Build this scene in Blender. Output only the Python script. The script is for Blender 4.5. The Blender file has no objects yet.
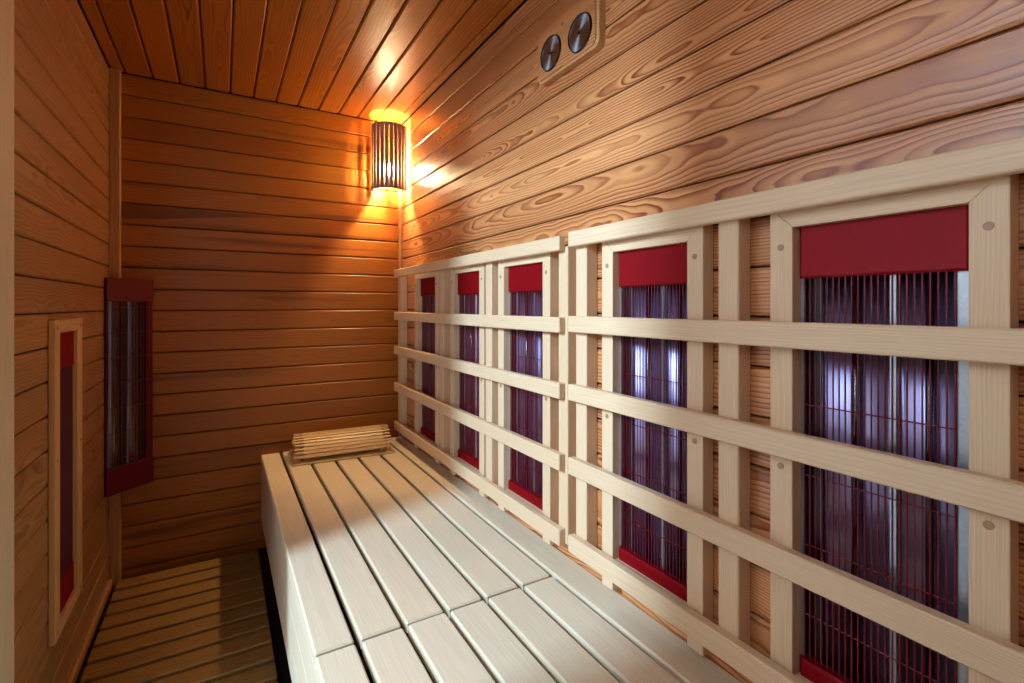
import bpy, math, random
from mathutils import Vector, Matrix, noise

R = random.Random(7)
scn = bpy.context.scene
COL = scn.collection
H = 1.08                      # eye height above the floor
XL, XR = -0.3715, 0.79        # long walls
YB, YN = 2.45, -0.55          # back and near walls
ZC = 1.999

# ------------------------------------------------------------------ materials
def new_mat(name):
    m = bpy.data.materials.new(name); m.use_nodes = True
    nt = m.node_tree; nt.nodes.clear()
    out = nt.nodes.new('ShaderNodeOutputMaterial')
    b = nt.nodes.new('ShaderNodeBsdfPrincipled')
    nt.links.new(b.outputs[0], out.inputs[0])
    return m, nt, b

def srgb(r, g, b):
    f = lambda c: (c/255/12.92) if c/255 <= 0.04045 else ((c/255+0.055)/1.055)**2.4
    return (f(r), f(g), f(b), 1.0)

def wood(name, early, late, tint, freq=160.0, contrast=0.8, rough=0.42, wav=0.02, dark=0.0, bump=0.15, vari=0.25, coat=0.0, spec=0.5, heart=None):
    """solid wood: growth rings round a pith line that wanders along the board"""
    m, nt, b = new_mat(name)
    N, L = nt.nodes.new, nt.links.new
    def math_(op, a, c=None, d=None):
        n = N('ShaderNodeMath'); n.operation = op
        for i, v in enumerate((a, c, d)):
            if v is None: continue
            if isinstance(v, (int, float)): n.inputs[i].default_value = v
            else: L(v, n.inputs[i])
        return n.outputs[0]
    at = N('ShaderNodeAttribute'); at.attribute_name = 'grain'
    rn = N('ShaderNodeAttribute'); rn.attribute_name = 'rnd'
    sp = N('ShaderNodeSeparateXYZ'); L(at.outputs['Vector'], sp.inputs[0])
    rs = N('ShaderNodeSeparateXYZ'); L(rn.outputs['Vector'], rs.inputs[0])
    u, v, w = sp.outputs; r1, r2, r3 = rs.outputs
    # slow wander of the pith along the board
    cb = N('ShaderNodeCombineXYZ'); L(math_('MULTIPLY', u, 1.25), cb.inputs[0]); L(math_('MULTIPLY', r1, 40.0), cb.inputs[1])
    n1 = N('ShaderNodeTexNoise'); n1.inputs['Scale'].default_value = 1.0; n1.inputs['Detail'].default_value = 4.0
    n1.inputs['Roughness'].default_value = 0.52
    L(cb.outputs[0], n1.inputs['Vector'])
    cc = N('ShaderNodeSeparateColor'); L(n1.outputs['Color'], cc.inputs[0])
    # fine distortion
    cb2 = N('ShaderNodeCombineXYZ'); L(math_('MULTIPLY', u, 4.0), cb2.inputs[0]); L(math_('MULTIPLY', v, 26.0), cb2.inputs[1]); L(math_('MULTIPLY', w, 26.0), cb2.inputs[2])
    n2 = N('ShaderNodeTexNoise'); n2.inputs['Scale'].default_value = 1.0; n2.inputs['Detail'].default_value = 3.0
    L(cb2.outputs[0], n2.inputs['Vector'])
    v0 = math_('ADD', v, math_('MULTIPLY', math_('SUBTRACT', r2, 0.5), 0.085))
    v0 = math_('ADD', v0, math_('MULTIPLY', math_('SUBTRACT', cc.outputs[1], 0.5), wav*2.2))
    d0 = math_('ADD', w, math_('ADD', math_('MULTIPLY', math_('SUBTRACT', cc.outputs[0], 0.5), wav*7), math_('MULTIPLY', r3, 0.045)))
    rr = math_('SQRT', math_('ADD', math_('MULTIPLY', v0, v0), math_('MULTIPLY', d0, d0)))
    rr = math_('ADD', rr, math_('MULTIPLY', math_('SUBTRACT', n2.outputs[0], 0.5), 0.009))
    fr = math_('FRACT', math_('MULTIPLY', math_('MULTIPLY', rr, freq), math_('ADD', 0.7, math_('MULTIPLY', r2, 0.6))))
    # sawtooth: slow darkening then quick return
    late_ = math_('MULTIPLY', math_('POWER', fr, 2.2), math_('SMOOTH_MIN', math_('MULTIPLY', math_('SUBTRACT', 1.0, fr), 9.0), 1.0, 0.3))
    # uneven ring strength
    cb3 = N('ShaderNodeCombineXYZ'); L(math_('MULTIPLY', rr, 55.0), cb3.inputs[0]); L(math_('MULTIPLY', r1, 31.0), cb3.inputs[1]); L(math_('MULTIPLY', u, 0.8), cb3.inputs[2])
    n3 = N('ShaderNodeTexNoise'); n3.inputs['Scale'].default_value = 1.0; L(cb3.outputs[0], n3.inputs['Vector'])
    st = math_('MULTIPLY', math_('MULTIPLY', late_, contrast), math_('ADD', 0.1, math_('MULTIPLY', n3.outputs[0], 1.7)))
    fine = math_('MULTIPLY', math_('PINGPONG', math_('MULTIPLY', rr, freq*2.7), 1.0), 0.16*contrast)
    st = math_('MINIMUM', math_('ADD', st, fine), 1.0)
    # fibres
    cb4 = N('ShaderNodeCombineXYZ'); L(math_('MULTIPLY', u, 9.0), cb4.inputs[0]); L(math_('MULTIPLY', v, 700.0), cb4.inputs[1]); L(math_('MULTIPLY', w, 700.0), cb4.inputs[2])
    n4 = N('ShaderNodeTexNoise'); n4.inputs['Scale'].default_value = 1.0; n4.inputs['Detail'].default_value = 2.0
    L(cb4.outputs[0], n4.inputs['Vector'])
    mx = N('ShaderNodeMix'); mx.data_type = 'RGBA'; mx.inputs['A'].default_value = early; mx.inputs['B'].default_value = late
    L(st, mx.inputs['Factor'])
    m2 = N('ShaderNodeMix'); m2.data_type = 'RGBA'; m2.blend_type = 'MULTIPLY'; L(mx.outputs['Result'], m2.inputs['A']); m2.inputs['B'].default_value = tint
    L(math_('MULTIPLY', r1, vari), m2.inputs['Factor'])
    # broad heartwood streaks running with the board
    m3 = N('ShaderNodeMix'); m3.data_type = 'RGBA'; m3.blend_type = 'MULTIPLY'; L(m2.outputs['Result'], m3.inputs['A']); m3.inputs['B'].default_value = (0.33, 0.25, 0.2, 1)
    cb5 = N('ShaderNodeCombineXYZ'); L(math_('MULTIPLY', u, 0.9), cb5.inputs[0]); L(math_('MULTIPLY', v, 16.0), cb5.inputs[1]); L(math_('MULTIPLY', r3, 50.0), cb5.inputs[2])
    n5 = N('ShaderNodeTexNoise'); n5.inputs['Scale'].default_value = 1.0; n5.inputs['Detail'].default_value = 2.0; L(cb5.outputs[0], n5.inputs['Vector'])
    mr = N('ShaderNodeMapRange'); mr.interpolation_type = 'SMOOTHSTEP'; mr.inputs[1].default_value = 0.56; mr.inputs[2].default_value = 0.74; L(n5.outputs[0], mr.inputs[0])
    L(math_('MULTIPLY', mr.outputs[0], dark), m3.inputs['Factor'])
    if heart:      # one long wedge of dark heartwood in a board: x0, z0 at its butt, x1, z1 at its tip, half height
        hx0, hz0, hx1, hz1, hh = heart
        gp = N('ShaderNodeNewGeometry'); gs = N('ShaderNodeSeparateXYZ'); L(gp.outputs['Position'], gs.inputs[0])
        tt = math_('DIVIDE', math_('SUBTRACT', gs.outputs[0], hx0), hx1-hx0)
        zc = math_('ADD', hz0, math_('MULTIPLY', tt, hz1-hz0))
        half = math_('ADD', math_('MULTIPLY', math_('SUBTRACT', 1.0, tt), hh), math_('MULTIPLY', math_('SUBTRACT', n2.outputs[0], 0.5), 0.012))
        dd = math_('SUBTRACT', half, math_('ABSOLUTE', math_('SUBTRACT', gs.outputs[2], zc)))
        mq = N('ShaderNodeMapRange'); mq.interpolation_type = 'SMOOTHSTEP'; mq.inputs[1].default_value = -0.002; mq.inputs[2].default_value = 0.005; L(dd, mq.inputs[0])
        m5 = N('ShaderNodeMix'); m5.data_type = 'RGBA'; m5.blend_type = 'MULTIPLY'; L(m3.outputs['Result'], m5.inputs['A']); m5.inputs['B'].default_value = (0.42, 0.34, 0.32, 1)
        L(math_('MULTIPLY', mq.outputs[0], 0.85), m5.inputs['Factor']); m3 = m5
    m4 = N('ShaderNodeMix'); m4.data_type = 'RGBA'; m4.blend_type = 'MULTIPLY'; L(m3.outputs['Result'], m4.inputs['A'])
    m4.inputs['Factor'].default_value = 0.35
    L(n4.outputs[0], m4.inputs['B'])
    hs = N('ShaderNodeBrightContrast'); L(m4.outputs['Result'], hs.inputs[0]); hs.inputs['Bright'].default_value = 0.0
    L(hs.outputs[0], b.inputs['Base Color'])
    L(math_('ADD', rough, math_('MULTIPLY', math_('SUBTRACT', n4.outputs[0], 0.5), 0.25)), b.inputs['Roughness'])
    b.inputs['Specular IOR Level'].default_value = spec
    b.inputs['Coat Weight'].default_value = coat; b.inputs['Coat Roughness'].default_value = 0.25
    bp = N('ShaderNodeBump'); bp.inputs['Strength'].default_value = bump; bp.inputs['Distance'].default_value = 0.002
    L(math_('SUBTRACT', math_('MULTIPLY', n4.outputs[0], 0.35), st), bp.inputs['Height']); L(bp.outputs[0], b.inputs['Normal'])
    return m

def plain(name, col, rough=0.5, metal=0.0, spec=0.5, nz=0.0, nscale=30, emit=None, es=0, stretch=(1, 1, 1), bump=0.0, trans=0.0):
    m, nt, b = new_mat(name)
    b.inputs['Base Color'].default_value = col
    b.inputs['Roughness'].default_value = rough; b.inputs['Metallic'].default_value = metal
    b.inputs['Specular IOR Level'].default_value = spec
    b.inputs['Transmission Weight'].default_value = trans
    if emit: b.inputs['Emission Color'].default_value = emit; b.inputs['Emission Strength'].default_value = es
    if nz or bump:
        tc = nt.nodes.new('ShaderNodeTexCoord'); mp = nt.nodes.new('ShaderNodeMapping'); mp.inputs['Scale'].default_value = stretch
        n = nt.nodes.new('ShaderNodeTexNoise'); n.inputs['Scale'].default_value = nscale; n.inputs['Detail'].default_value = 3
        nt.links.new(tc.outputs['Object'], mp.inputs[0]); nt.links.new(mp.outputs[0], n.inputs['Vector'])
        if nz:
            mx = nt.nodes.new('ShaderNodeMix'); mx.data_type = 'RGBA'; mx.blend_type = 'MULTIPLY'
            mx.inputs['A'].default_value = col; mx.inputs['Factor'].default_value = nz
            nt.links.new(n.outputs[0], mx.inputs['B']); nt.links.new(mx.outputs['Result'], b.inputs['Base Color'])
        if bump:
            bp = nt.nodes.new('ShaderNodeBump'); bp.inputs['Strength'].default_value = bump; bp.inputs['Distance'].default_value = 0.002
            nt.links.new(n.outputs[0], bp.inputs['Height']); nt.links.new(bp.outputs[0], b.inputs['Normal'])
    return m

M = {}
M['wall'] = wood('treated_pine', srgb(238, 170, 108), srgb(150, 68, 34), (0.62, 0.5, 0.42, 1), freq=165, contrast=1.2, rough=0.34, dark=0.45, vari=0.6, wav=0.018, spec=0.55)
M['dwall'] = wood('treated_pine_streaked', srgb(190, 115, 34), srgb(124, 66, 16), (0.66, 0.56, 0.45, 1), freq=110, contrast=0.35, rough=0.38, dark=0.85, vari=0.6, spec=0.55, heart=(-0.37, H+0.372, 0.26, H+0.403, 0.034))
M['lwall'] = wood('treated_pine_left', srgb(194, 144, 92), srgb(140, 88, 50), (0.7, 0.6, 0.5, 1), freq=130, contrast=0.9, rough=0.42, dark=0.25, vari=0.4)
M['back'] = plain('groove_backing', srgb(60, 32, 14), 0.8)
M['trim'] = wood('corner_trim', srgb(214, 160, 104), srgb(165, 108, 62), (0.8, 0.7, 0.6, 1), freq=90, contrast=0.5, rough=0.45)
M['pale'] = wood('aspen', srgb(236, 220, 190), srgb(208, 186, 150), (0.9, 0.84, 0.76, 1), freq=150, contrast=0.28, rough=0.42, bump=0.05, vari=0.35, wav=0.006)
M['rail'] = wood('hemlock', srgb(240, 210, 170), srgb(214, 176, 132), (0.88, 0.8, 0.7, 1), freq=190, contrast=0.42, rough=0.5, bump=0.06, vari=0.4, wav=0.008)
M['lframe'] = wood('hemlock_amber', srgb(236, 190, 130), srgb(200, 146, 88), (0.85, 0.75, 0.62, 1), freq=150, contrast=0.5, rough=0.5, vari=0.3)
M['floorw'] = wood('duckboard_wood', srgb(164, 124, 64), srgb(120, 80, 36), (0.7, 0.62, 0.52, 1), freq=140, contrast=0.7, rough=0.45, vari=0.5)
M['slab'] = plain('floor_slab', srgb(18, 17, 18), 0.6, nz=0.4, nscale=40, bump=0.3)
M['plug'] = wood('plug_wood', srgb(190, 150, 110), srgb(140, 100, 66), (0.8, 0.7, 0.6, 1), freq=300, contrast=0.6)
M['headw'] = wood('headrest_wood', srgb(232, 196, 140), srgb(190, 146, 92), (0.8, 0.68, 0.55, 1), freq=200, contrast=0.6, vari=0.6)
M['red'] = plain('red_enamel', srgb(128, 0, 10), 0.6, spec=0.15, nz=0.15, nscale=60)
M['dred'] = plain('deep_red_enamel', srgb(96, 4, 14), 0.5, spec=0.3, nz=0.15, nscale=60)
M['wire'] = plain('red_wire', srgb(108, 4, 22), 0.35)
M['dwire'] = plain('dark_red_wire', srgb(110, 10, 24), 0.4)
M['mesh'] = plain('maroon_heating_panel', srgb(92, 14, 26), 0.6, nz=0.5, nscale=30)
M['zinc'] = plain('galvanised_steel', srgb(190, 200, 210), 0.35, metal=0.9, nz=0.35, nscale=220, bump=0.1)
M['mirror'] = plain('polished_reflector', srgb(168, 166, 212), 0.34, metal=1.0)
M['dmirror'] = plain('dull_reflector', srgb(110, 100, 110), 0.18, metal=1.0)
M['tube'] = plain('black_heater_tube', srgb(34, 12, 30), 0.15, spec=0.8)
M['black'] = plain('black_metal', srgb(12, 10, 12), 0.4)
M['rim'] = plain('dark_steel_rim', srgb(70, 68, 66), 0.3, metal=1.0)
M['bulb'] = plain('warm_bulb', (1, .7, .35, 1), emit=(1.0, 0.72, 0.38, 1), es=3500)
M['door'] = M['lwall']

def dial_mat():
    m, nt, b = new_mat('brushed_dial')
    b.inputs['Base Color'].default_value = srgb(180, 190, 200); b.inputs['Metallic'].default_value = 1.0
    b.inputs['Roughness'].default_value = 0.32
    b.inputs['Anisotropic'].default_value = 0.85
    tg = nt.nodes.new('ShaderNodeTangent'); tg.direction_type = 'RADIAL'; tg.axis = 'X'
    nt.links.new(tg.outputs[0], b.inputs['Tangent'])
    return m
M['dial'] = dial_mat()

# ------------------------------------------------------------------ geometry helpers
class MB:
    def __init__(s):
        s.v = []; s.f = []; s.g = []; s.r = []; s.sm = []
    def add(s, vs, fs, g=None, r=None, smooth=False):
        o = len(s.v); s.v += [tuple(p) for p in vs]; s.f += [[o+i for i in f] for f in fs]
        s.g += g if g else [tuple(p) for p in vs]
        rr = r or (R.random(), R.random(), R.random())
        s.r += [rr]*len(vs); s.sm += [smooth]*len(fs)
    def box(s, lo, hi, c=0.002, axis=None, rnd=None, mat=None, off=None):
        lo = Vector(lo); hi = Vector(hi); d = hi-lo; ctr = (lo+hi)/2
        c = min(c, min(d)*0.45)
        if axis is None: axis = max(range(3), key=lambda i: d[i])
        oth = [i for i in range(3) if i != axis]
        if d[oth[0]] < d[oth[1]]: oth = oth[::-1]
        vs = []; idx = {}
        if c <= 0:
            for sx in (0, 1):
                for sy in (0, 1):
                    for sz in (0, 1):
                        vs.append(Vector((hi.x if sx else lo.x, hi.y if sy else lo.y, hi.z if sz else lo.z)))
            fs = [(0, 1, 3, 2), (4, 6, 7, 5), (0, 4, 5, 1), (2, 3, 7, 6), (0, 2, 6, 4), (1, 5, 7, 3)]
        else:
            h = d/2
            for sx in (-1, 1):
                for sy in (-1, 1):
                    for sz in (-1, 1):
                        sg = (sx, sy, sz)
                        for a in range(3):
                            p = [sg[i]*(h[i] if i == a else h[i]-c) for i in range(3)]
                            idx[(sg, a)] = len(vs); vs.append(ctr+Vector(p))
            fs = []
            for a in range(3):
                b_, c_ = (a+1) % 3, (a+2) % 3
                for sa in (-1, 1):
                    q = []
                    for sb, sc in ((-1, -1), (1, -1), (1, 1), (-1, 1)):
                        sg = [0]*3; sg[a] = sa; sg[b_] = sb; sg[c_] = sc; q.append(idx[(tuple(sg), a)])
                    fs.append(q if sa > 0 else q[::-1])
            for a in range(3):              # edge along a
                b_, c_ = (a+1) % 3, (a+2) % 3
                for sb in (-1, 1):
                    for sc in (-1, 1):
                        s0 = [0]*3; s1 = [0]*3
                        s0[a] = -1; s1[a] = 1; s0[b_] = s1[b_] = sb; s0[c_] = s1[c_] = sc
                        q = [idx[(tuple(s0), b_)], idx[(tuple(s1), b_)], idx[(tuple(s1), c_)], idx[(tuple(s0), c_)]]
                        fs.append(q if sb*sc > 0 else q[::-1])
            for sx in (-1, 1):
                for sy in (-1, 1):
                    for sz in (-1, 1):
                        sg = (sx, sy, sz); q = [idx[(sg, 0)], idx[(sg, 1)], idx[(sg, 2)]]
                        fs.append(q if sx*sy*sz > 0 else q[::-1])
        rr = rnd or (R.random(), R.random(), R.random())
        o = rr[0]*23.0 if off is None else off
        g = [((p[axis]-0)+o, p[oth[0]]-ctr[oth[0]], p[oth[1]]-ctr[oth[1]]) for p in vs]
        if mat is not None: vs = [mat @ p for p in vs]
        s.add(vs, fs, g, rr)
    def cyl(s, a, b, r, n=16, r2=None, caps=True, smooth=True):
        a = Vector(a); b = Vector(b); ax = (b-a).normalized(); r2 = r if r2 is None else r2
        t = ax.orthogonal().normalized(); w = ax.cross(t)
        vs = []
        for k in range(n):
            an = 2*math.pi*k/n; dd = t*math.cos(an)+w*math.sin(an)
            vs += [a+dd*r, b+dd*r2]
        fs = [(2*k, 2*((k+1) % n), 2*((k+1) % n)+1, 2*k+1) for k in range(n)]
        s.add(vs, fs, smooth=smooth)
        if caps:
            o = len(s.v)-2*n
            s.f += [[o+2*k for k in range(n)][::-1], [o+2*k+1 for k in range(n)]]; s.sm += [False, False]
    def tube(s, pts, r, n=8):
        pts = [Vector(p) for p in pts]; vs = []
        for i, p in enumerate(pts):
            ax = (pts[min(i+1, len(pts)-1)]-pts[max(i-1, 0)]).normalized()
            t = ax.orthogonal().normalized() if i == 0 else (t-ax*t.dot(ax)).normalized()
            w = ax.cross(t)
            vs += [p+(t*math.cos(2*math.pi*k/n)+w*math.sin(2*math.pi*k/n))*r for k in range(n)]
        fs = [(i*n+k, i*n+(k+1) % n, (i+1)*n+(k+1) % n, (i+1)*n+k) for i in range(len(pts)-1) for k in range(n)]
        fs += [tuple(range(n))[::-1], tuple((len(pts)-1)*n+k for k in range(n))]
        s.add(vs, fs, smooth=True)
    def extrude(s, prof, z0, z1, smooth=False, cap=True):
        """closed profile [(x,y)] pulled along z"""
        n = len(prof)
        vs = [Vector((x, y, z0)) for x, y in prof]+[Vector((x, y, z1)) for x, y in prof]
        fs = [(k, (k+1) % n, n+(k+1) % n, n+k) for k in range(n)]
        if cap: fs += [tuple(range(n))[::-1], tuple(range(n, 2*n))]
        s.add(vs, fs, [(p.z, p.x, p.y) for p in vs], smooth=smooth)
    def build(s, name, m, parent=None, label=None, T=None):
        me = bpy.data.meshes.new(name)
        vs = [tuple(T @ Vector(p)) for p in s.v] if T is not None else s.v
        me.from_pydata(vs, [], s.f); me.update()
        a = me.attributes.new('grain', 'FLOAT_VECTOR', 'POINT'); a.data.foreach_set('vector', [c for p in s.g for c in p])
        a = me.attributes.new('rnd', 'FLOAT_VECTOR', 'POINT'); a.data.foreach_set('vector', [c for p in s.r for c in p])
        me.polygons.foreach_set('use_smooth', s.sm)
        me.materials.append(m)
        o = bpy.data.objects.new(name, me); COL.objects.link(o)
        if parent is not None: o.parent = parent
        if label: o['label'] = label
        return o

def fix_normals(o):
    import bmesh
    bm = bmesh.new(); bm.from_mesh(o.data); bmesh.ops.recalc_face_normals(bm, faces=bm.faces); bm.to_mesh(o.data); bm.free()

def bevel(o, w):
    b = o.modifiers.new('b', 'BEVEL'); b.width = w; b.segments = 2; b.limit_method = 'ANGLE'

def thing(name, label, cat, loc=(0, 0, 0), group=None, rotz=0):
    o = bpy.data.objects.new(name, None); COL.objects.link(o); o.location = loc; o.rotation_euler = (0, 0, rotz)
    o.empty_display_size = 0.05
    o['label'] = label; o['category'] = cat
    if group: o['group'] = group
    return o

def struct(o): o['kind'] = 'structure'; return o

# ------------------------------------------------------------------ walls
PH, PI_ = 0.238+H, 0.0855      # groove phase and board pitch
GAP = 0.0035
def zrows():
    k0 = math.floor((0-PH)/PI_); zs = [PH+PI_*k for k in range(k0, k0+40)]
    out = []
    for z in zs:
        a, b = max(z, 0.0), min(z+PI_, ZC)
        if b-a > 0.01: out.append((a, b))
    return out
def clip_segments(a, b, z0, z1, holes):
    segs = [(a, b)]
    for (h0, h1, hz0, hz1) in holes:
        if z1 > hz0+0.004 and z0 < hz1-0.004:
            ns = []
            for (p, q) in segs:
                if h1 <= p or h0 >= q: ns.append((p, q)); continue
                if h0 > p: ns.append((p, h0))
                if h1 < q: ns.append((h1, q))
            segs = ns
    return segs

DARKROWS = {}
def plank_wall(name, axis, c0, c1, a, b, m, holes=(), room=1):
    """axis 'x': wall normal along x between c0 (room face) and c1; boards run along y from a to b"""
    mb = MB(); mk = MB()
    for i, (z0, z1) in enumerate(zrows()):
        rr = (R.random(), R.random(), R.random())
        if (name, i) in DARKROWS: rr = DARKROWS[(name, i)]
        segs = [(p, q, z0+GAP/2, z1-GAP/2) for p, q in clip_segments(a, b, z0, z1, holes)]
        for (h0, h1, hz0, hz1) in holes:      # slivers of a board above and below a hole
            if z0+0.008 < hz0 < z1-0.004: segs.append((h0, h1, z0+GAP/2, hz0))
            if z0+0.004 < hz1 < z1-0.008: segs.append((h0, h1, hz1, z1-GAP/2))
        for (p, q, u0, u1) in segs:
            if axis == 'x': lo, hi = (min(c0, c1), p, u0), (max(c0, c1), q, u1)
            else: lo, hi = (p, min(c0, c1), u0), (q, max(c0, c1), u1)
            mb.box(lo, hi, 0.0035, axis=1 if axis == 'x' else 0, rnd=rr)
    o = mb.build(name, m); struct(o)
    return o

# heater bays on the right wall: (y0, y1) of the wooden frames
BAYS = [(1.873, 2.160), (1.470, 1.756), (1.085, 1.373), (0.598, 0.876), (0.190, 0.470)]
ST = 0.036                     # stile width
HZ0, HZ1 = H-0.605, H+0.150
holes = [(y0+0.010, y1-0.010, HZ0+0.008, HZ1-0.008) for y0, y1 in BAYS]
holes = []
for y0, y1 in BAYS:
    holes.append((y0+0.020, y1-0.020, H-0.585, H+0.135))
wr = plank_wall('wall_right', 'x', XR, XR+0.014, YN, YB, M['wall'], holes)
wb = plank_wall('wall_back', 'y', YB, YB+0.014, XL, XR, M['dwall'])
DOOR0, DOOR1, DOORZ = 0.70, 1.275, 1.90
ADDED_WIN = (-0.42, 0.58, 1.12, 1.90)  # added unseen window opening, lets daylight reach the upper right wall
lh = [(DOOR0, DOOR1, 0.0, DOORZ), ADDED_WIN]
HF = (1.675, 1.870, H-0.82, H-0.05)     # recess of the framed heater
lh.append(HF)
wl = plank_wall('wall_left', 'x', XL, XL-0.014, YN, YB, M['lwall'], lh)
wn = plank_wall('wall_near', 'y', YN, YN-0.014, XL, XR, M['wall'])
def backing(name, parent, boxes):
    mb = MB()
    for lo, hi in boxes: mb.box(lo, hi, 0)
    mb.build(name, M['back'], parent)
def rect_with_holes(a, b, z0, z1, hs):
    """cover a..b x z0..z1 minus holes sorted by a"""
    out = []; cur = a
    for h0, h1, q0, q1 in sorted(hs):
        if h0 > cur: out.append((cur, h0, z0, z1))
        if q0 > z0: out.append((h0, h1, z0, q0))
        if q1 < z1: out.append((h0, h1, q1, z1))
        cur = h1
    if cur < b: out.append((cur, b, z0, z1))
    return out
backing('backing', wr, [((XR+0.010, a, c), (XR+0.030, b, d)) for a, b, c, d in rect_with_holes(YN-0.03, YB+0.03, 0, ZC+0.03, holes)]
        + [((XR+0.075, YN-0.03, 0), (XR+0.095, YB+0.03, ZC+0.03))])
backing('backing', wb, [((XL-0.03, YB+0.010, 0), (XR+0.095, YB+0.03, ZC+0.03))])
backing('backing', wl, [((XL-0.03, a, c), (XL-0.010, b, d)) for a, b, c, d in rect_with_holes(YN-0.03, YB+0.03, 0, ZC+0.03, lh)]
        + [((XL-0.06, HF[0]-0.03, HF[2]-0.03), (XL-0.05, HF[1]+0.03, HF[3]+0.03))])
backing('backing', wn, [((XL-0.03, YN-0.03, 0), (XR+0.095, YN-0.010, ZC+0.03))])

# ceiling: boards run towards the back wall
mb = MB(); x = -0.237-0.09*2
while x < XR:
    a, b = max(x, XL), min(x+0.09, XR)
    if b-a > 0.008: mb.box((a+GAP*0.6, YN, ZC), (b-GAP*0.6, YB, ZC+0.014), 0.0045, axis=1)
    x += 0.09
M['ceil'] = wood('treated_pine_ceiling', srgb(198, 118, 36), srgb(118, 54, 12), (0.62, 0.5, 0.42, 1), freq=120, contrast=0.8, rough=0.36, dark=0.3, vari=0.6)
ce = struct(mb.build('ceiling', M['ceil']))
backing('backing', ce, [((XL-0.03, YN-0.03, ZC+0.010), (XR+0.095, YB+0.03, ZC+0.031))])

# floor slab
mb = MB(); mb.box((XL-0.03, YN-0.03, -0.06), (XR+0.03, YB+0.03, 0.0), 0)
struct(mb.build('floor', M['slab']))

# trims
def glassm():
    m, nt, b = new_mat('clear_glass')
    b.inputs['Base Color'].default_value = (0.97, 0.99, 1, 1); b.inputs['Roughness'].default_value = 0.0
    b.inputs['Transmission Weight'].default_value = 1.0; b.inputs['IOR'].default_value = 1.0
    return m
def tr(name, lo, hi, c=0.002, m='trim'):
    mb = MB(); mb.box(lo, hi, c); return struct(mb.build(name, M[m]))
t1 = tr('trim_1', (XL+0.0005, YB-0.034, 0.0), (XL+0.034, YB-0.0005, ZC-0.001))
for z in (0.05, 0.33, 1.30, 1.62):
    mb = MB(); mb.cyl((XL+0.018, YB-0.0335, z), (XL+0.018, YB-0.0352, z), 0.004, 10); mb.build('screw_plug', M['plug'], t1)
tr('trim_2', (XR-0.014, YB-0.014, 0.0), (XR-0.0005, YB-0.0005, ZC-0.001))
tr('trim_3', (XL-0.055, DOOR1-0.012, 0.0), (XL+0.016, DOOR1+0.080, ZC-0.001), 0.003, 'pale')
tr('trim_4', (XL-0.055, DOOR0-0.05, 0.0), (XL+0.016, DOOR0+0.012, ZC-0.001), 0.003, 'pale')
tr('trim_5', (XL-0.055, DOOR0+0.0125, DOORZ-0.012), (XL+0.016, DOOR1-0.0125, DOORZ+0.05), 0.003, 'pale')
wf = ADDED_WIN  # boards round the added window opening
for i_, (lo, hi) in enumerate((((XL-0.05, wf[0]-0.04, wf[2]-0.04), (XL+0.014, wf[1]+0.0, wf[2]+0.006)), ((XL-0.05, wf[0]-0.04, wf[3]-0.006), (XL+0.014, wf[1]+0.0, wf[3]+0.04)),
                ((XL-0.05, wf[0]-0.04, wf[2]+0.0065), (XL+0.014, wf[0]+0.006, wf[3]-0.0065)), ((XL-0.05, wf[1]+0.0003, wf[2]-0.04), (XL+0.014, wf[1]+0.045, wf[3]+0.04)))):
    tr('trim_%d' % (6+i_), lo, hi, 0.003, 'pale')
mb = MB(); mb.box((XL-0.030, wf[0]+0.007, wf[2]+0.007), (XL-0.025, wf[1]-0.001, wf[3]-0.007), 0)
struct(mb.build('added_window_1', glassm()))  # pane of the added window, there only for the light
tr('baseboard_left', (XL+0.0005, DOOR1+0.082, 0.0), (XL+0.012, YB-0.036, 0.030), 0.002)

# the room outside the doorway: pale floor
mb = MB(); mb.box((-5.0, -3.0, -0.06), (XL-0.031, 4.5, 0.0), 0)
struct(mb.build('floor_outer', plain('outer_floor', srgb(196, 196, 200), 0.4, nz=0.1, nscale=5)))

# ------------------------------------------------------------------ floor duckboard
dk = thing('duckboard', 'slatted wooden duckboard covering the floor beside the bench', 'floor mat', (-0.1, 1.2, 0))
DX0, DX1 = -0.340, 0.138
y = 2.385; n = 0
P = (-0.1, 1.2, 0)
def L(p, q): return tuple(p[i]-q[i] for i in range(3))
while y > -0.45:
    mb = MB(); mb.box(L((DX0, y-0.0690, 0.016), P), L((DX1, y, 0.032), P), 0.003, axis=0); mb.build('slat', M['floorw'], dk)
    y -= 0.0865; n += 1
for xx in (DX0+0.05, (DX0+DX1)/2, DX1-0.05):
    mb = MB(); mb.box(L((xx-0.015, -0.44, 0.0), P), L((xx+0.015, 2.38, 0.0158), P), 0.001, axis=1); mb.build('bearer', M['floorw'], dk)

# ------------------------------------------------------------------ bench
BZ = H-0.66; BX0 = 0.152
bp = (0.47, 1.0, 0)
be = thing('sauna_bench', 'long pale wooden sauna bench of wide lengthwise slats along the right wall', 'bench', bp)
edges = [(0.152, 0.2260), (0.2385, 0.3215), (0.3325, 0.4155), (0.4265, 0.5085), (0.5195, 0.6040), (0.6150, 0.6970)]
for i, (a, b) in enumerate(edges):
    for (p, q) in ((YN+0.003, 0.9860), (0.9940, YB-0.006)):
        mb = MB(); dz = 0.0 if not (i == 2 and p < 0) else 0.0015
        mb.box(L((a, p, BZ-0.026+dz), bp), L((b, q, BZ+dz), bp), 0.0035, axis=1); mb.build('slat', M['pale'], be)
mb = MB(); mb.box(L((0.7065, YN+0.003, BZ-0.026), bp), L((0.7885, YB-0.016, BZ), bp), 0.0035, axis=1); mb.build('slat', M['pale'], be)
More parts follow.
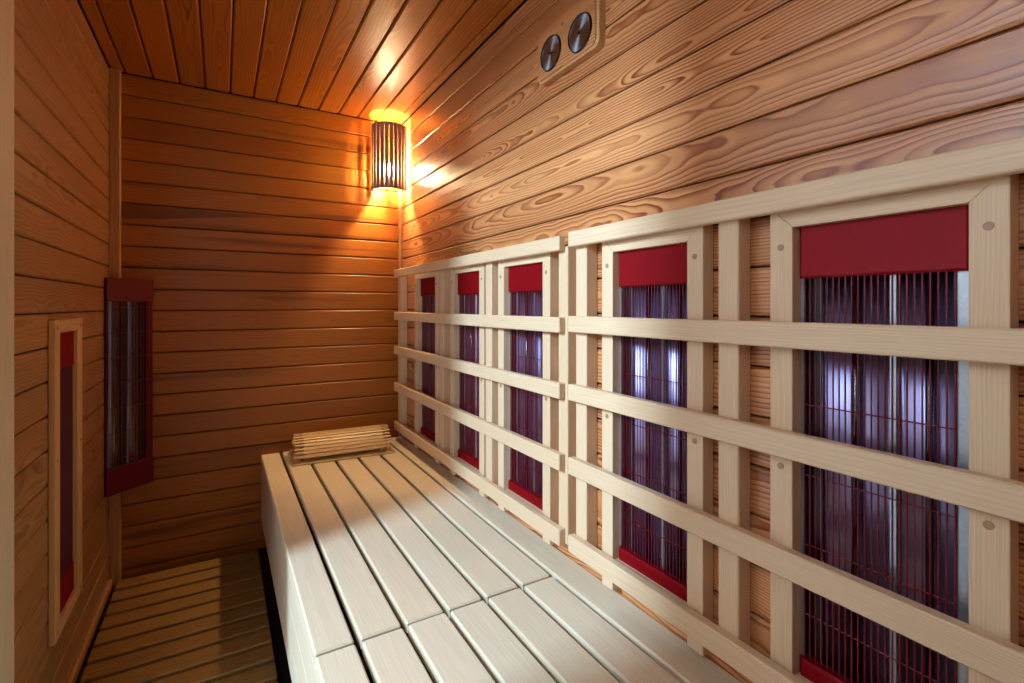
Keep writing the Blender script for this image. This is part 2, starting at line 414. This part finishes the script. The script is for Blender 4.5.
# front panel : three stacked boards under the top
for (a, b) in ((BZ-0.027-0.088, BZ-0.0275), (BZ-0.027-0.178, BZ-0.027-0.0885), (0.135, BZ-0.027-0.1785)):
    mb = MB(); mb.box(L((BX0+0.001, YN+0.004, a), bp), L((BX0+0.018, YB-0.004, b), bp), 0.0015, axis=1); mb.build('front_board', M['pale'], be)
mb = MB(); mb.box(L((BX0+0.045, YN+0.004, 0.0), bp), L((BX0+0.06, YB-0.004, 0.33), bp), 0.001, axis=1)
mb.build('kickboard', M['black'], be, 'black recessed kickboard')
for yy in (-0.4, 0.3, 0.96, 1.03, 1.7, 2.38):
    mb = MB(); mb.box(L((BX0+0.062, yy-0.02, BZ-0.07), bp), L((XR-0.003, yy+0.02, BZ-0.0265), bp), 0.001, axis=0)
    mb.build('support_frame', M['back'], be)
    for xx in (BX0+0.08, XR-0.04):
        mb = MB(); mb.box(L((xx-0.015, yy-0.018, 0.0), bp), L((xx+0.015, yy+0.018, BZ-0.0705), bp), 0.001, axis=2); mb.build('leg', M['back'], be)

# ------------------------------------------------------------------ backrest lattices
RAILZ = [(0.145, 0.182), (-0.064, -0.0245), (-0.232, -0.192), (-0.414, -0.372), (-0.605, -0.5625)]
XF, XPOST = 0.735, 0.755
def lattice(label, y0, y1, posts, dz):
    base = ((XF+XR)/2, (y0+y1)/2, H-0.62)
    t = thing('backrest_lattice', label, 'backrest', base, 'pale wooden backrest lattices on the right wall')
    for a, b in RAILZ:
        mb = MB(); mb.box(L((XF, y0, H+a+dz), base), L((XPOST-0.0003, y1, H+b+dz), base), 0.0022, axis=1); mb.build('rail', M['rail'], t)
    for yc, w in posts:
        mb = MB(); mb.box(L((XPOST, yc-w/2, H-0.603+dz), base), L((XR-0.0005, yc+w/2, H+0.156+dz), base), 0.002, axis=2); mb.build('post', M['rail'], t)
    return t
lattice('pale wooden backrest lattice at the back end of the bench, by the corner lamp', 1.010, 2.389, [(2.365, 0.04), (1.828, 0.038), (1.428, 0.042), (1.020, 0.040)], -0.004)
lattice('pale wooden backrest lattice at the front end of the bench, under the round dials', -0.29, 0.973, [(0.9465, 0.041), (0.5426, 0.040), (0.135, 0.040), (-0.262, 0.040)], 0)

# ------------------------------------------------------------------ infrared heaters in the right wall
def wall_heater(idx, y0, y1, label):
    yc = (y0+y1)/2; base = (XR, yc, H-0.64)
    t = thing('infrared_heater', label, 'heater', base, 'wall mounted infrared heaters behind the backrest')
    w = (y1-y0)/2
    G = lambda x, y, z: (x-base[0], y, z+H-base[2])      # y is relative to the bay centre, z to eye height
    XS = 0.760
    # mitred timber frame: stiles with feet and top / bottom rails
    zt, zb = 0.152, -0.604
    stiles = {}
    c_ = 0.0004
    for s in (-1, 1):         # stile, mitred at the top inner corner at 45 degrees
        yo, yi = s*w, s*(w-ST)
        mt = 0.022
        pts = [(yo, -0.643), (yi, -0.643), (yi, 0.122), (yi+s*mt, 0.122+mt), (yi+s*mt, zt), (yo, zt)]
        mb = MB(); n = len(pts)
        vs = [Vector(G(XS, a, b)) for a, b in pts]+[Vector(G(XR-0.0005, a, b)) for a, b in pts]
        fs = [(k, (k+1) % n, n+(k+1) % n, n+k) for k in range(n)]+[tuple(range(n))[::-1], tuple(range(n, 2*n))]
        o_ = R.random()*20; mb.add(vs, fs, [(p.z+o_, p.y-s*(w-ST/2), p.x) for p in vs])
        stiles[s] = mb.build('stile', M['rail'], t); fix_normals(stiles[s]); bevel(stiles[s], 0.0014)
    yi = w-ST; mt = 0.022-c_
    for pts in ([(-yi, 0.122), (yi, 0.122), (yi+mt, 0.122+mt), (yi+mt, zt), (-yi-mt, zt), (-yi-mt, 0.122+mt)], [(-yi+c_, -0.604), (yi-c_, -0.604), (yi-c_, -0.572), (-yi+c_, -0.572)]):
        mb = MB(); n = len(pts)
        vs = [Vector(G(XS+0.0008, a, b)) for a, b in pts]+[Vector(G(XR-0.0005, a, b)) for a, b in pts]
        fs = [(k, (k+1) % n, n+(k+1) % n, n+k) for k in range(n)]+[tuple(range(n))[::-1], tuple(range(n, 2*n))]
        o_ = R.random()*20; mb.add(vs, fs, [(p.y+o_, p.z-pts[0][1], p.x) for p in vs]); o = mb.build('cross_rail', M['rail'], t); fix_normals(o); bevel(o, 0.0012)
    for z in (0.092, -0.252):
        for s in (-1, 1):
            mb = MB(); mb.cyl(G(XS+0.001, s*(w-ST/2), z), G(XS-0.0012, s*(w-ST/2), z), 0.0052, 12)
            mb.build('screw_plug', M['plug'], stiles[s])
    # housing
    iw = w-ST                     # half the visible opening
    mb = MB(); T0 = XR+0.070
    mb.box(G(T0, -iw-0.006, -0.59), G(T0+0.003, iw+0.006, 0.14), 0)
    for s in (-1, 1):
        ya, yb = (-iw-0.006, -iw-0.0045) if s < 0 else (iw+0.0045, iw+0.006)
        mb.box(G(XR-0.004, ya, -0.59), G(T0, yb, 0.14), 0)
        # inward lip seen as a bright edge strip
        ya, yb = (-iw-0.006, -iw+0.018) if s < 0 else (iw-0.007, iw+0.006)
        mb.box(G(XR-0.0065, ya, -0.589), G(XR-0.0045, yb, 0.139), 0)
    mb.box(G(XR-0.004, -iw-0.006, -0.592), G(T0, iw+0.006, -0.59), 0); mb.box(G(XR-0.004, -iw-0.006, 0.138), G(T0, iw+0.006, 0.14), 0)
    mb.build('housing', M['zinc'], t, 'galvanised steel housing')
    # twin reflectors
    for ca, cb_ in ((-iw+0.019, -0.0215), (-0.0105, iw-0.026)):
        cy = (ca+cb_)/2; hw = (cb_-ca)/2; n = 20; vs = []; fs = []
        for k in range(n+1):
            q = -1+2*k/n; yy = cy+q*hw; dep = 0.009*(1-q*q)
            for z in (-0.565, 0.115): vs.append(Vector(G(XR+0.010+dep, yy, z)))
        for k in range(n): fs.append((2*k, 2*k+1, 2*k+3, 2*k+2))
        mb = MB(); mb.add(vs, fs, smooth=True)
        o = mb.build('reflector', M['mirror'], t, 'polished metal trough reflector')
        sm = o.modifiers.new('s', 'SOLIDIFY'); sm.thickness = 0.0012
        mb = MB(); mb.cyl(G(XR+0.010, cy, -0.56), G(XR+0.010, cy, 0.11), 0.0045, 12); mb.build('heating_rod', M['tube'], t)
    mb = MB(); mb.box(G(XR+0.001, -0.0205, -0.56), G(XR+0.011, -0.0115, 0.11), 0.001); mb.build('centre_strip', M['zinc'], t)
    mb = MB(); mb.box(G(XR+0.004, iw-0.0255, -0.56), G(XR+0.009, iw-0.0235, 0.11), 0.0004); mb.build('edge_strip', M['zinc'], t)
    mb = MB(); mb.box(G(XR+0.006, iw-0.0233, -0.56), G(XR+0.012, iw-0.0075, 0.11), 0.0004); mb.build('side_plate', M['black'], t)
    # red caps
    for z0, z1, nm in ((0.043, 0.134, 'top_cap'), (-0.586, -0.546, 'bottom_cap')):
        mb = MB(); mb.box(G(XR-0.016, -iw+0.003, z0), G(XR+0.004, iw-0.003, z1), 0.003, axis=1)
        mb.box(G(XR-0.0098, -iw-0.003, z0), G(XR-0.0072, iw+0.003, z1), 0.0004, axis=1)
        mb.build(nm, M['red'], t, 'red sheet-metal end cap')
    # wire grille
    mb = MB(); nw = 23
    for k in range(nw):
        yy = -iw+0.0185+(2*iw-0.0255)*k/(nw-1)
        mb.cyl(G(XR-0.0088, yy, -0.548), G(XR-0.0088, yy, 0.046), 0.00115, 6, caps=False)
    for z in (-0.045, -0.153, -0.262, -0.370, -0.478):
        mb.cyl(G(XR-0.0068, -iw+0.0175, z), G(XR-0.0068, iw-0.006, z), 0.00115, 6, caps=False)
    mb.build('wire_grille', M['wire'], t, 'red wire grille')
    return t
HL = ['red-capped infrared heater nearest the back wall, behind the far lattice',
      'red-capped infrared heater second from the back wall, in the middle of the far lattice',
      'red-capped infrared heater with lilac reflections, nearest one behind the far lattice',
      'red-capped infrared heater with pale blue reflections, first behind the near lattice',
      'largest dark red-capped infrared heater with a bright centre strip, at the right']
for i, (a, b) in enumerate(BAYS): wall_heater(i, a, b, HL[i])

# ------------------------------------------------------------------ corner heater (diagonal, back left)
A = Vector((XL+0.004, 2.318)); B = Vector((-0.232, YB-0.005))
mid = (A+B)/2; dirv = (B-A).normalized(); W = (B-A).length
ch = thing('corner_heater', 'narrow dark red infrared heater mounted across the back left corner', 'heater', (mid.x, mid.y, H-0.72), rotz=math.atan2(dirv.y, dirv.x))
# local: x along the face, -y... +y into the corner
Z0, Z1 = 0.015, 0.825
hw = W/2-0.004
for z0, z1 in ((Z1-0.088, Z1), (Z0, Z0+0.10)):
    mb = MB(); mb.box((-hw, -0.004, z0), (hw, 0.012, z1), 0.002); mb.build('end_cap', M['dred'], ch)
for x0_, x1_ in ((hw-0.028, hw), (-hw, -hw+0.005)):
    mb = MB(); mb.box((x0_, 0.002, Z0+0.101), (x1_, 0.012, Z1-0.089), 0.001); mb.build('side_strip', M['dred'], ch)
mb = MB(); mb.extrude([(-hw+0.006, 0.013), (hw-0.006, 0.013), (0.02, 0.052), (-0.03, 0.052)], Z0+0.005, Z1-0.005)
o = mb.build('housing', M['black'], ch); fix_normals(o)
for cx, rr in ((-hw+0.034, 0.026), (0.018, 0.030)):
    mb = MB(); n = 18; vs = []; fs = []
    for k in range(n+1):
        an = math.pi*k/n
        for z in (Z0+0.095, Z1-0.085): vs.append(Vector((cx-rr*math.cos(an), 0.0125-rr*0.32*math.sin(an), z)))
    for k in range(n): fs.append((2*k, 2*k+2, 2*k+3, 2*k+1))
    mb.add(vs, fs, smooth=True); mb.build('reflector', M['dmirror'], ch)
mb = MB()
for k in range(15):
    xx = -hw+0.006+(2*hw-0.012)*k/14; mb.cyl((xx, -0.003, Z0+0.095), (xx, -0.003, Z1-0.085), 0.0011, 6, caps=False)
for k in range(7):
    zz = Z0+0.13+k*(Z1-Z0-0.24)/6; mb.cyl((-hw+0.003, -0.0015, zz), (hw-0.003, -0.0015, zz), 0.0011, 6, caps=False)
mb.build('wire_grille', M['dwire'], ch)

# ------------------------------------------------------------------ framed heater on the left wall
fy0, fy1 = 1.643, 1.925; fz0, fz1 = H-0.85, H-0.036
fb = (XL, (fy0+fy1)/2, fz0)
fh = thing('framed_heater', 'slim maroon heating panel in a pale wooden frame low on the left wall', 'heater', fb)
S2 = 0.045
for lo, hi, ax in (((XL+0.0005, fy0, fz0), (XL+0.014, fy0+S2, fz1), 2), ((XL+0.0005, fy1-0.055, fz0), (XL+0.014, fy1, fz1), 2),
                   ((XL+0.0005, fy0+S2+0.0004, fz1-0.034), (XL+0.0138, fy1-0.0554, fz1), 1), ((XL+0.0005, fy0+S2+0.0004, fz0), (XL+0.0138, fy1-0.0554, fz0+0.036), 1)):
    mb = MB(); mb.box(L(lo, fb), L(hi, fb), 0.0015, axis=ax); mb.build('frame_board', M['lframe'], fh)
for yy in (fy0+0.02, fy1-0.028):
    for zz in (fz1-0.02, (fz0+fz1)/2+0.05, fz0+0.02):
        mb = MB(); mb.cyl(L((XL+0.0135, yy, zz), fb), L((XL+0.0152, yy, zz), fb), 0.004, 10); mb.build('screw_plug', M['plug'], fh)
mb = MB(); mb.box(L((XL-0.030, HF[0]+0.002, HF[2]+0.002), fb), L((XL-0.001, HF[1]-0.002, HF[3]-0.002), fb), 0.001); mb.build('heating_panel', M['mesh'], fh)
for z0, z1 in ((HF[3]-0.120, HF[3]-0.003), (HF[2]+0.003, HF[2]+0.085)):
    mb = MB(); mb.box(L((XL-0.0005, HF[0]+0.003, z0), fb), L((XL+0.006, HF[1]-0.003, z1), fb), 0.002); mb.build('end_cap', M['red'], fh)
mb = MB()
for k in range(22):
    yy = HF[0]+0.006+k*(HF[1]-HF[0]-0.012)/21; mb.cyl(L((XL+0.003, yy, HF[2]+0.08), fb), L((XL+0.003, yy, HF[3]-0.115), fb), 0.001, 5, caps=False)
mb.build('wire_grille', M['dwire'], fh)

# ------------------------------------------------------------------ dials
tb = (XR, 1.027, H+0.62)
th = thing('thermometer_hygrometer', 'wooden plaque with two round metal dials high on the right wall', 'thermometer', tb)
def rrect(hy, hz, r, n=6):
    pts = []
    for cy, cz, a0 in ((hy-r, hz-r, 0), (-hy+r, hz-r, 90), (-hy+r, -hz+r, 180), (hy-r, -hz+r, 270)):
        for k in range(n+1):
            a = math.radians(a0+90*k/n); pts.append((cy+r*math.cos(a), cz+r*math.sin(a)))
    return pts
def slab(mb, hy, hz, r, x0, x1, cz, cham=0.003):
    o_ = rrect(hy, hz, r); i_ = rrect(hy-cham, hz-cham, r-cham*0.8); n = len(o_)
    vs = [Vector((x0, a, b+cz)) for a, b in o_]+[Vector((x1+cham, a, b+cz)) for a, b in o_]+[Vector((x1, a, b+cz)) for a, b in i_]
    fs = [tuple(range(n))]
    for j in (0, 1): fs += [(j*n+k, (j+1)*n+k, (j+1)*n+(k+1) % n, j*n+(k+1) % n) for k in range(n)]
    fs.append(tuple(2*n+k for k in range(n))[::-1])
    mb.add(vs, fs, [(p.y, p.z, p.x) for p in vs])
PH_ = 0.142
mb = MB(); slab(mb, 0.130, PH_/2, 0.022, -0.0005, -0.022, PH_/2-0.002); o = mb.build('plaque', M['trim'], th); fix_normals(o)
mb = MB(); slab(mb, 0.123, PH_/2-0.006, 0.018, -0.0222, -0.027, PH_/2-0.002, 0.002); o = mb.build('front_plate', M['wall'], th); fix_normals(o)
for yy, zd, ang in ((0.057, 0.059, 200), (-0.067, 0.054, 155)):
    X0 = -0.0285; n = 40
    mb = MB(); vs = [Vector((0, 0, 0))]; fs = []
    for k in range(n): a = 2*math.pi*k/n; vs.append(Vector((0, 0.0425*math.cos(a), 0.0425*math.sin(a))))
    for k in range(n): fs.append((0, 1+k, 1+(k+1) % n))
    mb.add(vs, fs); d = mb.build('dial', M['dial'], th); d.location = (X0, yy, zd); fix_normals(d)
    mb = MB()
    for r0, r1, x0, x1 in ((0.0425, 0.0440, 0.0002, -0.0035), (0.0440, 0.0468, -0.0035, 0.0012)):
        vs = []; fs = []
        for k in range(n):
            a = 2*math.pi*k/n
            vs += [Vector((x0, r0*math.cos(a), r0*math.sin(a))), Vector((x1, r1*math.cos(a), r1*math.sin(a)))]
        for k in range(n): fs.append((2*k, 2*k+1, 2*((k+1) % n)+1, 2*((k+1) % n)))
        mb.add(vs, fs, smooth=True)
    o = mb.build('rim', M['rim'], d, 'dark metal rim')
    mb = MB(); a = math.radians(ang); dv = Vector((0, math.cos(a), math.sin(a)))
    p0 = -dv*0.010+Vector((-0.002, 0, 0)); p1 = dv*0.034+Vector((-0.002, 0, 0)); mb.cyl(p0, p1, 0.0012, 6, r2=0.0005); mb.cyl((-0.0003, 0, 0), (-0.003, 0, 0), 0.0035, 12)
    mb.build('pointer', M['black'], d, 'black pointer')
mb = MB(); mb.cyl((-0.0265, 0.004, 0.112), (-0.0290, 0.004, 0.112), 0.0045, 12); mb.build('screw', M['zinc'], th)

# ------------------------------------------------------------------ corner lamp
lc = Vector((0.700, 2.360))
lp = thing('corner_lamp', 'lit slatted half-round wooden lamp high in the back right corner', 'lamp', (lc.x, lc.y, H+0.557), rotz=math.radians(-45))
# local: -y faces the room diagonal, +y into the corner
LR, LH = 0.082, 0.310
def ring(mb, r0, r1, z0, z1, a0=180, a1=360, n=28):
    vs = []; fs = []
    for k in range(n+1):
        a = math.radians(a0+(a1-a0)*k/n); c, s_ = math.cos(a), math.sin(a)
        vs += [Vector((r0*c, r0*s_, z0)), Vector((r1*c, r1*s_, z0)), Vector((r1*c, r1*s_, z1)), Vector((r0*c, r0*s_, z1))]
    for k in range(n):
        for j in range(4): fs.append((4*k+j, 4*k+(j+1) % 4, 4*k+4+(j+1) % 4, 4*k+4+j))
    fs += [(0, 1, 2, 3), (4*n+3, 4*n+2, 4*n+1, 4*n)]
    mb.add(vs, fs, [(p.x*2, p.z, 0) for p in vs], smooth=False)
M['lamps'] = wood('lamp_slat_wood', srgb(176, 146, 130), srgb(140, 108, 94), (0.8, 0.7, 0.6, 1), freq=200, contrast=0.5, rough=0.35)
for z0, z1 in ((0.0, 0.018), (LH-0.018, LH)):
    mb = MB(); ring(mb, LR-0.011, LR-0.005, z0, z1); o = mb.build('hoop', M['lamps'], lp); fix_normals(o)
NS = 12
for k in range(NS):
    a0 = 180+180*k/NS+0.8; a1 = 180+180*(k+1)/NS-0.8
    mb = MB(); ring(mb, LR-0.0049, LR, 0.0, LH, a0, a1, 4); o = mb.build('slat', M['lamps'], lp); fix_normals(o)
for sx in (-1, 1):
    mb = MB(); mb.box((sx*0.083-0.004, 0.0005, 0.0), (sx*0.083+0.004, 0.018, LH), 0.001); mb.build('side_board', M['lamps'], lp)
mb = MB(); mb.box((-0.03, 0.030, 0.03), (0.03, 0.038, 0.075), 0.003); mb.cyl((0, 0.034, 0.05), (0, 0.002, 0.05), 0.012, 14); mb.cyl((0, 0.0, 0.042), (0, 0.0, 0.072), 0.015, 16)
mb.build('bulb_socket', M['black'], lp)
# bulb
mb = MB(); vs = []; fs = []; prof = [(0.0, 0.0), (0.010, 0.0), (0.012, 0.012), (0.019, 0.028), (0.022, 0.040), (0.019, 0.052), (0.010, 0.061), (0.0, 0.063)]; n = 14
for r_, z_ in prof:
    for k in range(n): a = 2*math.pi*k/n; vs.append(Vector((r_*math.cos(a), r_*math.sin(a), 0.073+z_)))
for j in range(len(prof)-1):
    for k in range(n): fs.append((j*n+k, j*n+(k+1) % n, (j+1)*n+(k+1) % n, (j+1)*n+k))
mb.add(vs, fs, smooth=True); mb.build('bulb', M['bulb'], lp)

# ------------------------------------------------------------------ headrest
hb = (0.47, 2.30, BZ)
hr = thing('wooden_headrest', 'arched headrest of thin wooden slats lying at the back end of the bench', 'headrest', hb, rotz=math.radians(-4))
# profile in y/z : flat mat below, arch above
def arch(t):       # t 0..1 front foot to back foot
    return -0.108+0.214*t, 0.013+0.088*math.sin(math.pi*(0.02+0.96*t))**0.75
NA = 17
def box_at(mb, hx0, hx1, w_, Tm, rr): mb.box((hx0, -w_/2, -0.0035), (hx1, w_/2, 0.0035), 0.001, axis=0, mat=Tm, rnd=rr, off=rr[0]*20)
LUT = [arch(i/400) for i in range(401)]
acc = [0.0]
for i in range(400): acc.append(acc[-1]+math.hypot(LUT[i+1][0]-LUT[i][0], LUT[i+1][1]-LUT[i][1]))
for k in range(NA):
    tgt = acc[-1]*(k+0.5)/NA; i = next(q for q in range(401) if acc[q] >= tgt); t = i/400
    y0_, z0_ = arch(max(0, t-0.02)); y1_, z1_ = arch(min(1, t+0.02)); yc_, zc_ = arch(t)
    an = math.atan2(z1_-z0_, y1_-y0_)
    Tm = Matrix.Translation((R.uniform(-.003, .003), yc_, zc_)) @ Matrix.Rotation(an, 4, 'X') @ Matrix.Rotation(R.uniform(-.012, .012), 4, 'Z')
    w_ = acc[-1]/NA-0.0028-(0.003 if k in (4, 5) else 0)
    rr = (R.random(), R.random(), R.random()); hl = 0.200
    # one lath with narrowed ends
    mb = MB(); pts = []
    hw0, hw1 = w_/2, w_*0.27
    out = [(-hl, -hw1), (-hl+0.030, -hw1), (-hl+0.038, -hw0), (hl-0.038, -hw0), (hl-0.030, -hw1), (hl, -hw1), (hl, hw1), (hl-0.030, hw1), (hl-0.038, hw0), (-hl+0.038, hw0), (-hl+0.030, hw1), (-hl, hw1)]
    n = len(out)
    vs = [Tm @ Vector((a, b, -0.0035)) for a, b in out]+[Tm @ Vector((a, b, 0.0035)) for a, b in out]
    fs = [(q, (q+1) % n, n+(q+1) % n, n+q) for q in range(n)]+[(n, n+1, n+10, n+11), (n+1, n+2, n+9, n+10), (n+2, n+3, n+8, n+9), (n+3, n+4, n+7, n+8), (n+4, n+5, n+6, n+7),
          (11, 10, 1, 0), (10, 9, 2, 1), (9, 8, 3, 2), (8, 7, 4, 3), (7, 6, 5, 4)]
    mb.add(vs, fs, [(a+rr[0]*20, b, 0.0) for a, b in out]*2, rr); o = mb.build('slat', M['headw'], hr); fix_normals(o)
# flat base mat
for k in range(10):
    yy = -0.112+k*0.0245
    mb = MB(); mb.box((-0.212, yy-0.0085, 0.0005), (0.212, yy+0.0085, 0.008), 0.0012, axis=0); mb.build('base_slat', M['headw'], hr)
# end spacers threaded on cords
for sx in (-0.182, 0.182):
    mb = MB(); pts = []
    for k in range(25):
        yy, zz = arch(k/24); pts.append((sx, yy*0.97, max(0.0155, zz-0.007)))
    mb.tube(pts, 0.0032, 8)
    mb.box((sx-0.006, -0.118, 0.0082), (sx+0.006, 0.115, 0.0125), 0.001, axis=1)
    mb.build('cord', M['headw'], hr)
for sx in (-1, 1):
    mb = MB(); n = 18; outp = []; 
    for k in range(n+1):
        yy, zz = arch(k/n); outp.append((yy*0.90, max(0.0132, zz-0.010)))
    prof = outp+[(0.094, 0.0128), (-0.095, 0.0128)]
    m_ = len(prof); x0 = sx*0.150; x1 = sx*0.162
    vs = [Vector((x0, a, b)) for a, b in prof]+[Vector((x1, a, b)) for a, b in prof]
    fs = [(k, (k+1) % m_, m_+(k+1) % m_, m_+k) for k in range(m_)]+[tuple(range(m_))[::-1], tuple(range(m_, 2*m_))]
    mb.add(vs, fs, [(p.y, p.z, p.x) for p in vs]); o = mb.build('arched_support', M['headw'], hr); fix_normals(o)

# ------------------------------------------------------------------ lights
def area(name, loc, target, sx, sy, power, col, spread=180):
    l = bpy.data.lights.new(name, 'AREA'); l.shape = 'RECTANGLE'; l.size = sx; l.size_y = sy; l.energy = power; l.color = col
    l.spread = math.radians(spread)
    o = bpy.data.objects.new(name, l); COL.objects.link(o); o.location = loc
    o.rotation_euler = (Vector(target)-Vector(loc)).to_track_quat('-Z', 'Y').to_euler()
    return o
# daylight falling through the doorway
area('daylight_window', (-2.05, 0.70, 2.15), (0.4, 1.0, 0.5), 0.26, 0.6, 150, (0.52, 0.75, 1.0))
area('daylight_low', (-1.6, -0.2, 0.45), (0.1, 1.7, 0.3), 0.5, 0.7, 7, (0.8, 0.9, 1.0))

w = bpy.data.worlds.new('World'); scn.world = w; w.use_nodes = True
bg = w.node_tree.nodes['Background']; bg.inputs[0].default_value = (0.90, 0.94, 1.0, 1); bg.inputs[1].default_value = 2.0

# ------------------------------------------------------------------ camera
cd = bpy.data.cameras.new('Camera'); cam = bpy.data.objects.new('Camera', cd); COL.objects.link(cam)
cd.sensor_width = 36.0; cd.lens = 492.0/1024*36; cd.shift_y = -35.5/1024; cd.clip_start = 0.01
cam.location = (0, 0, H); cam.rotation_euler = (math.radians(90), 0, math.radians(-30.6))
scn.camera = cam
scn.view_settings.view_transform = 'Standard'; scn.view_settings.look = 'None'
scn.view_settings.gamma = 1.0; scn.view_settings.use_curve_mapping = False
scn.view_settings.exposure = 0.12
try:
    scn.cycles.use_denoising = True; scn.cycles.max_bounces = 10; scn.cycles.diffuse_bounces = 6
except Exception: pass
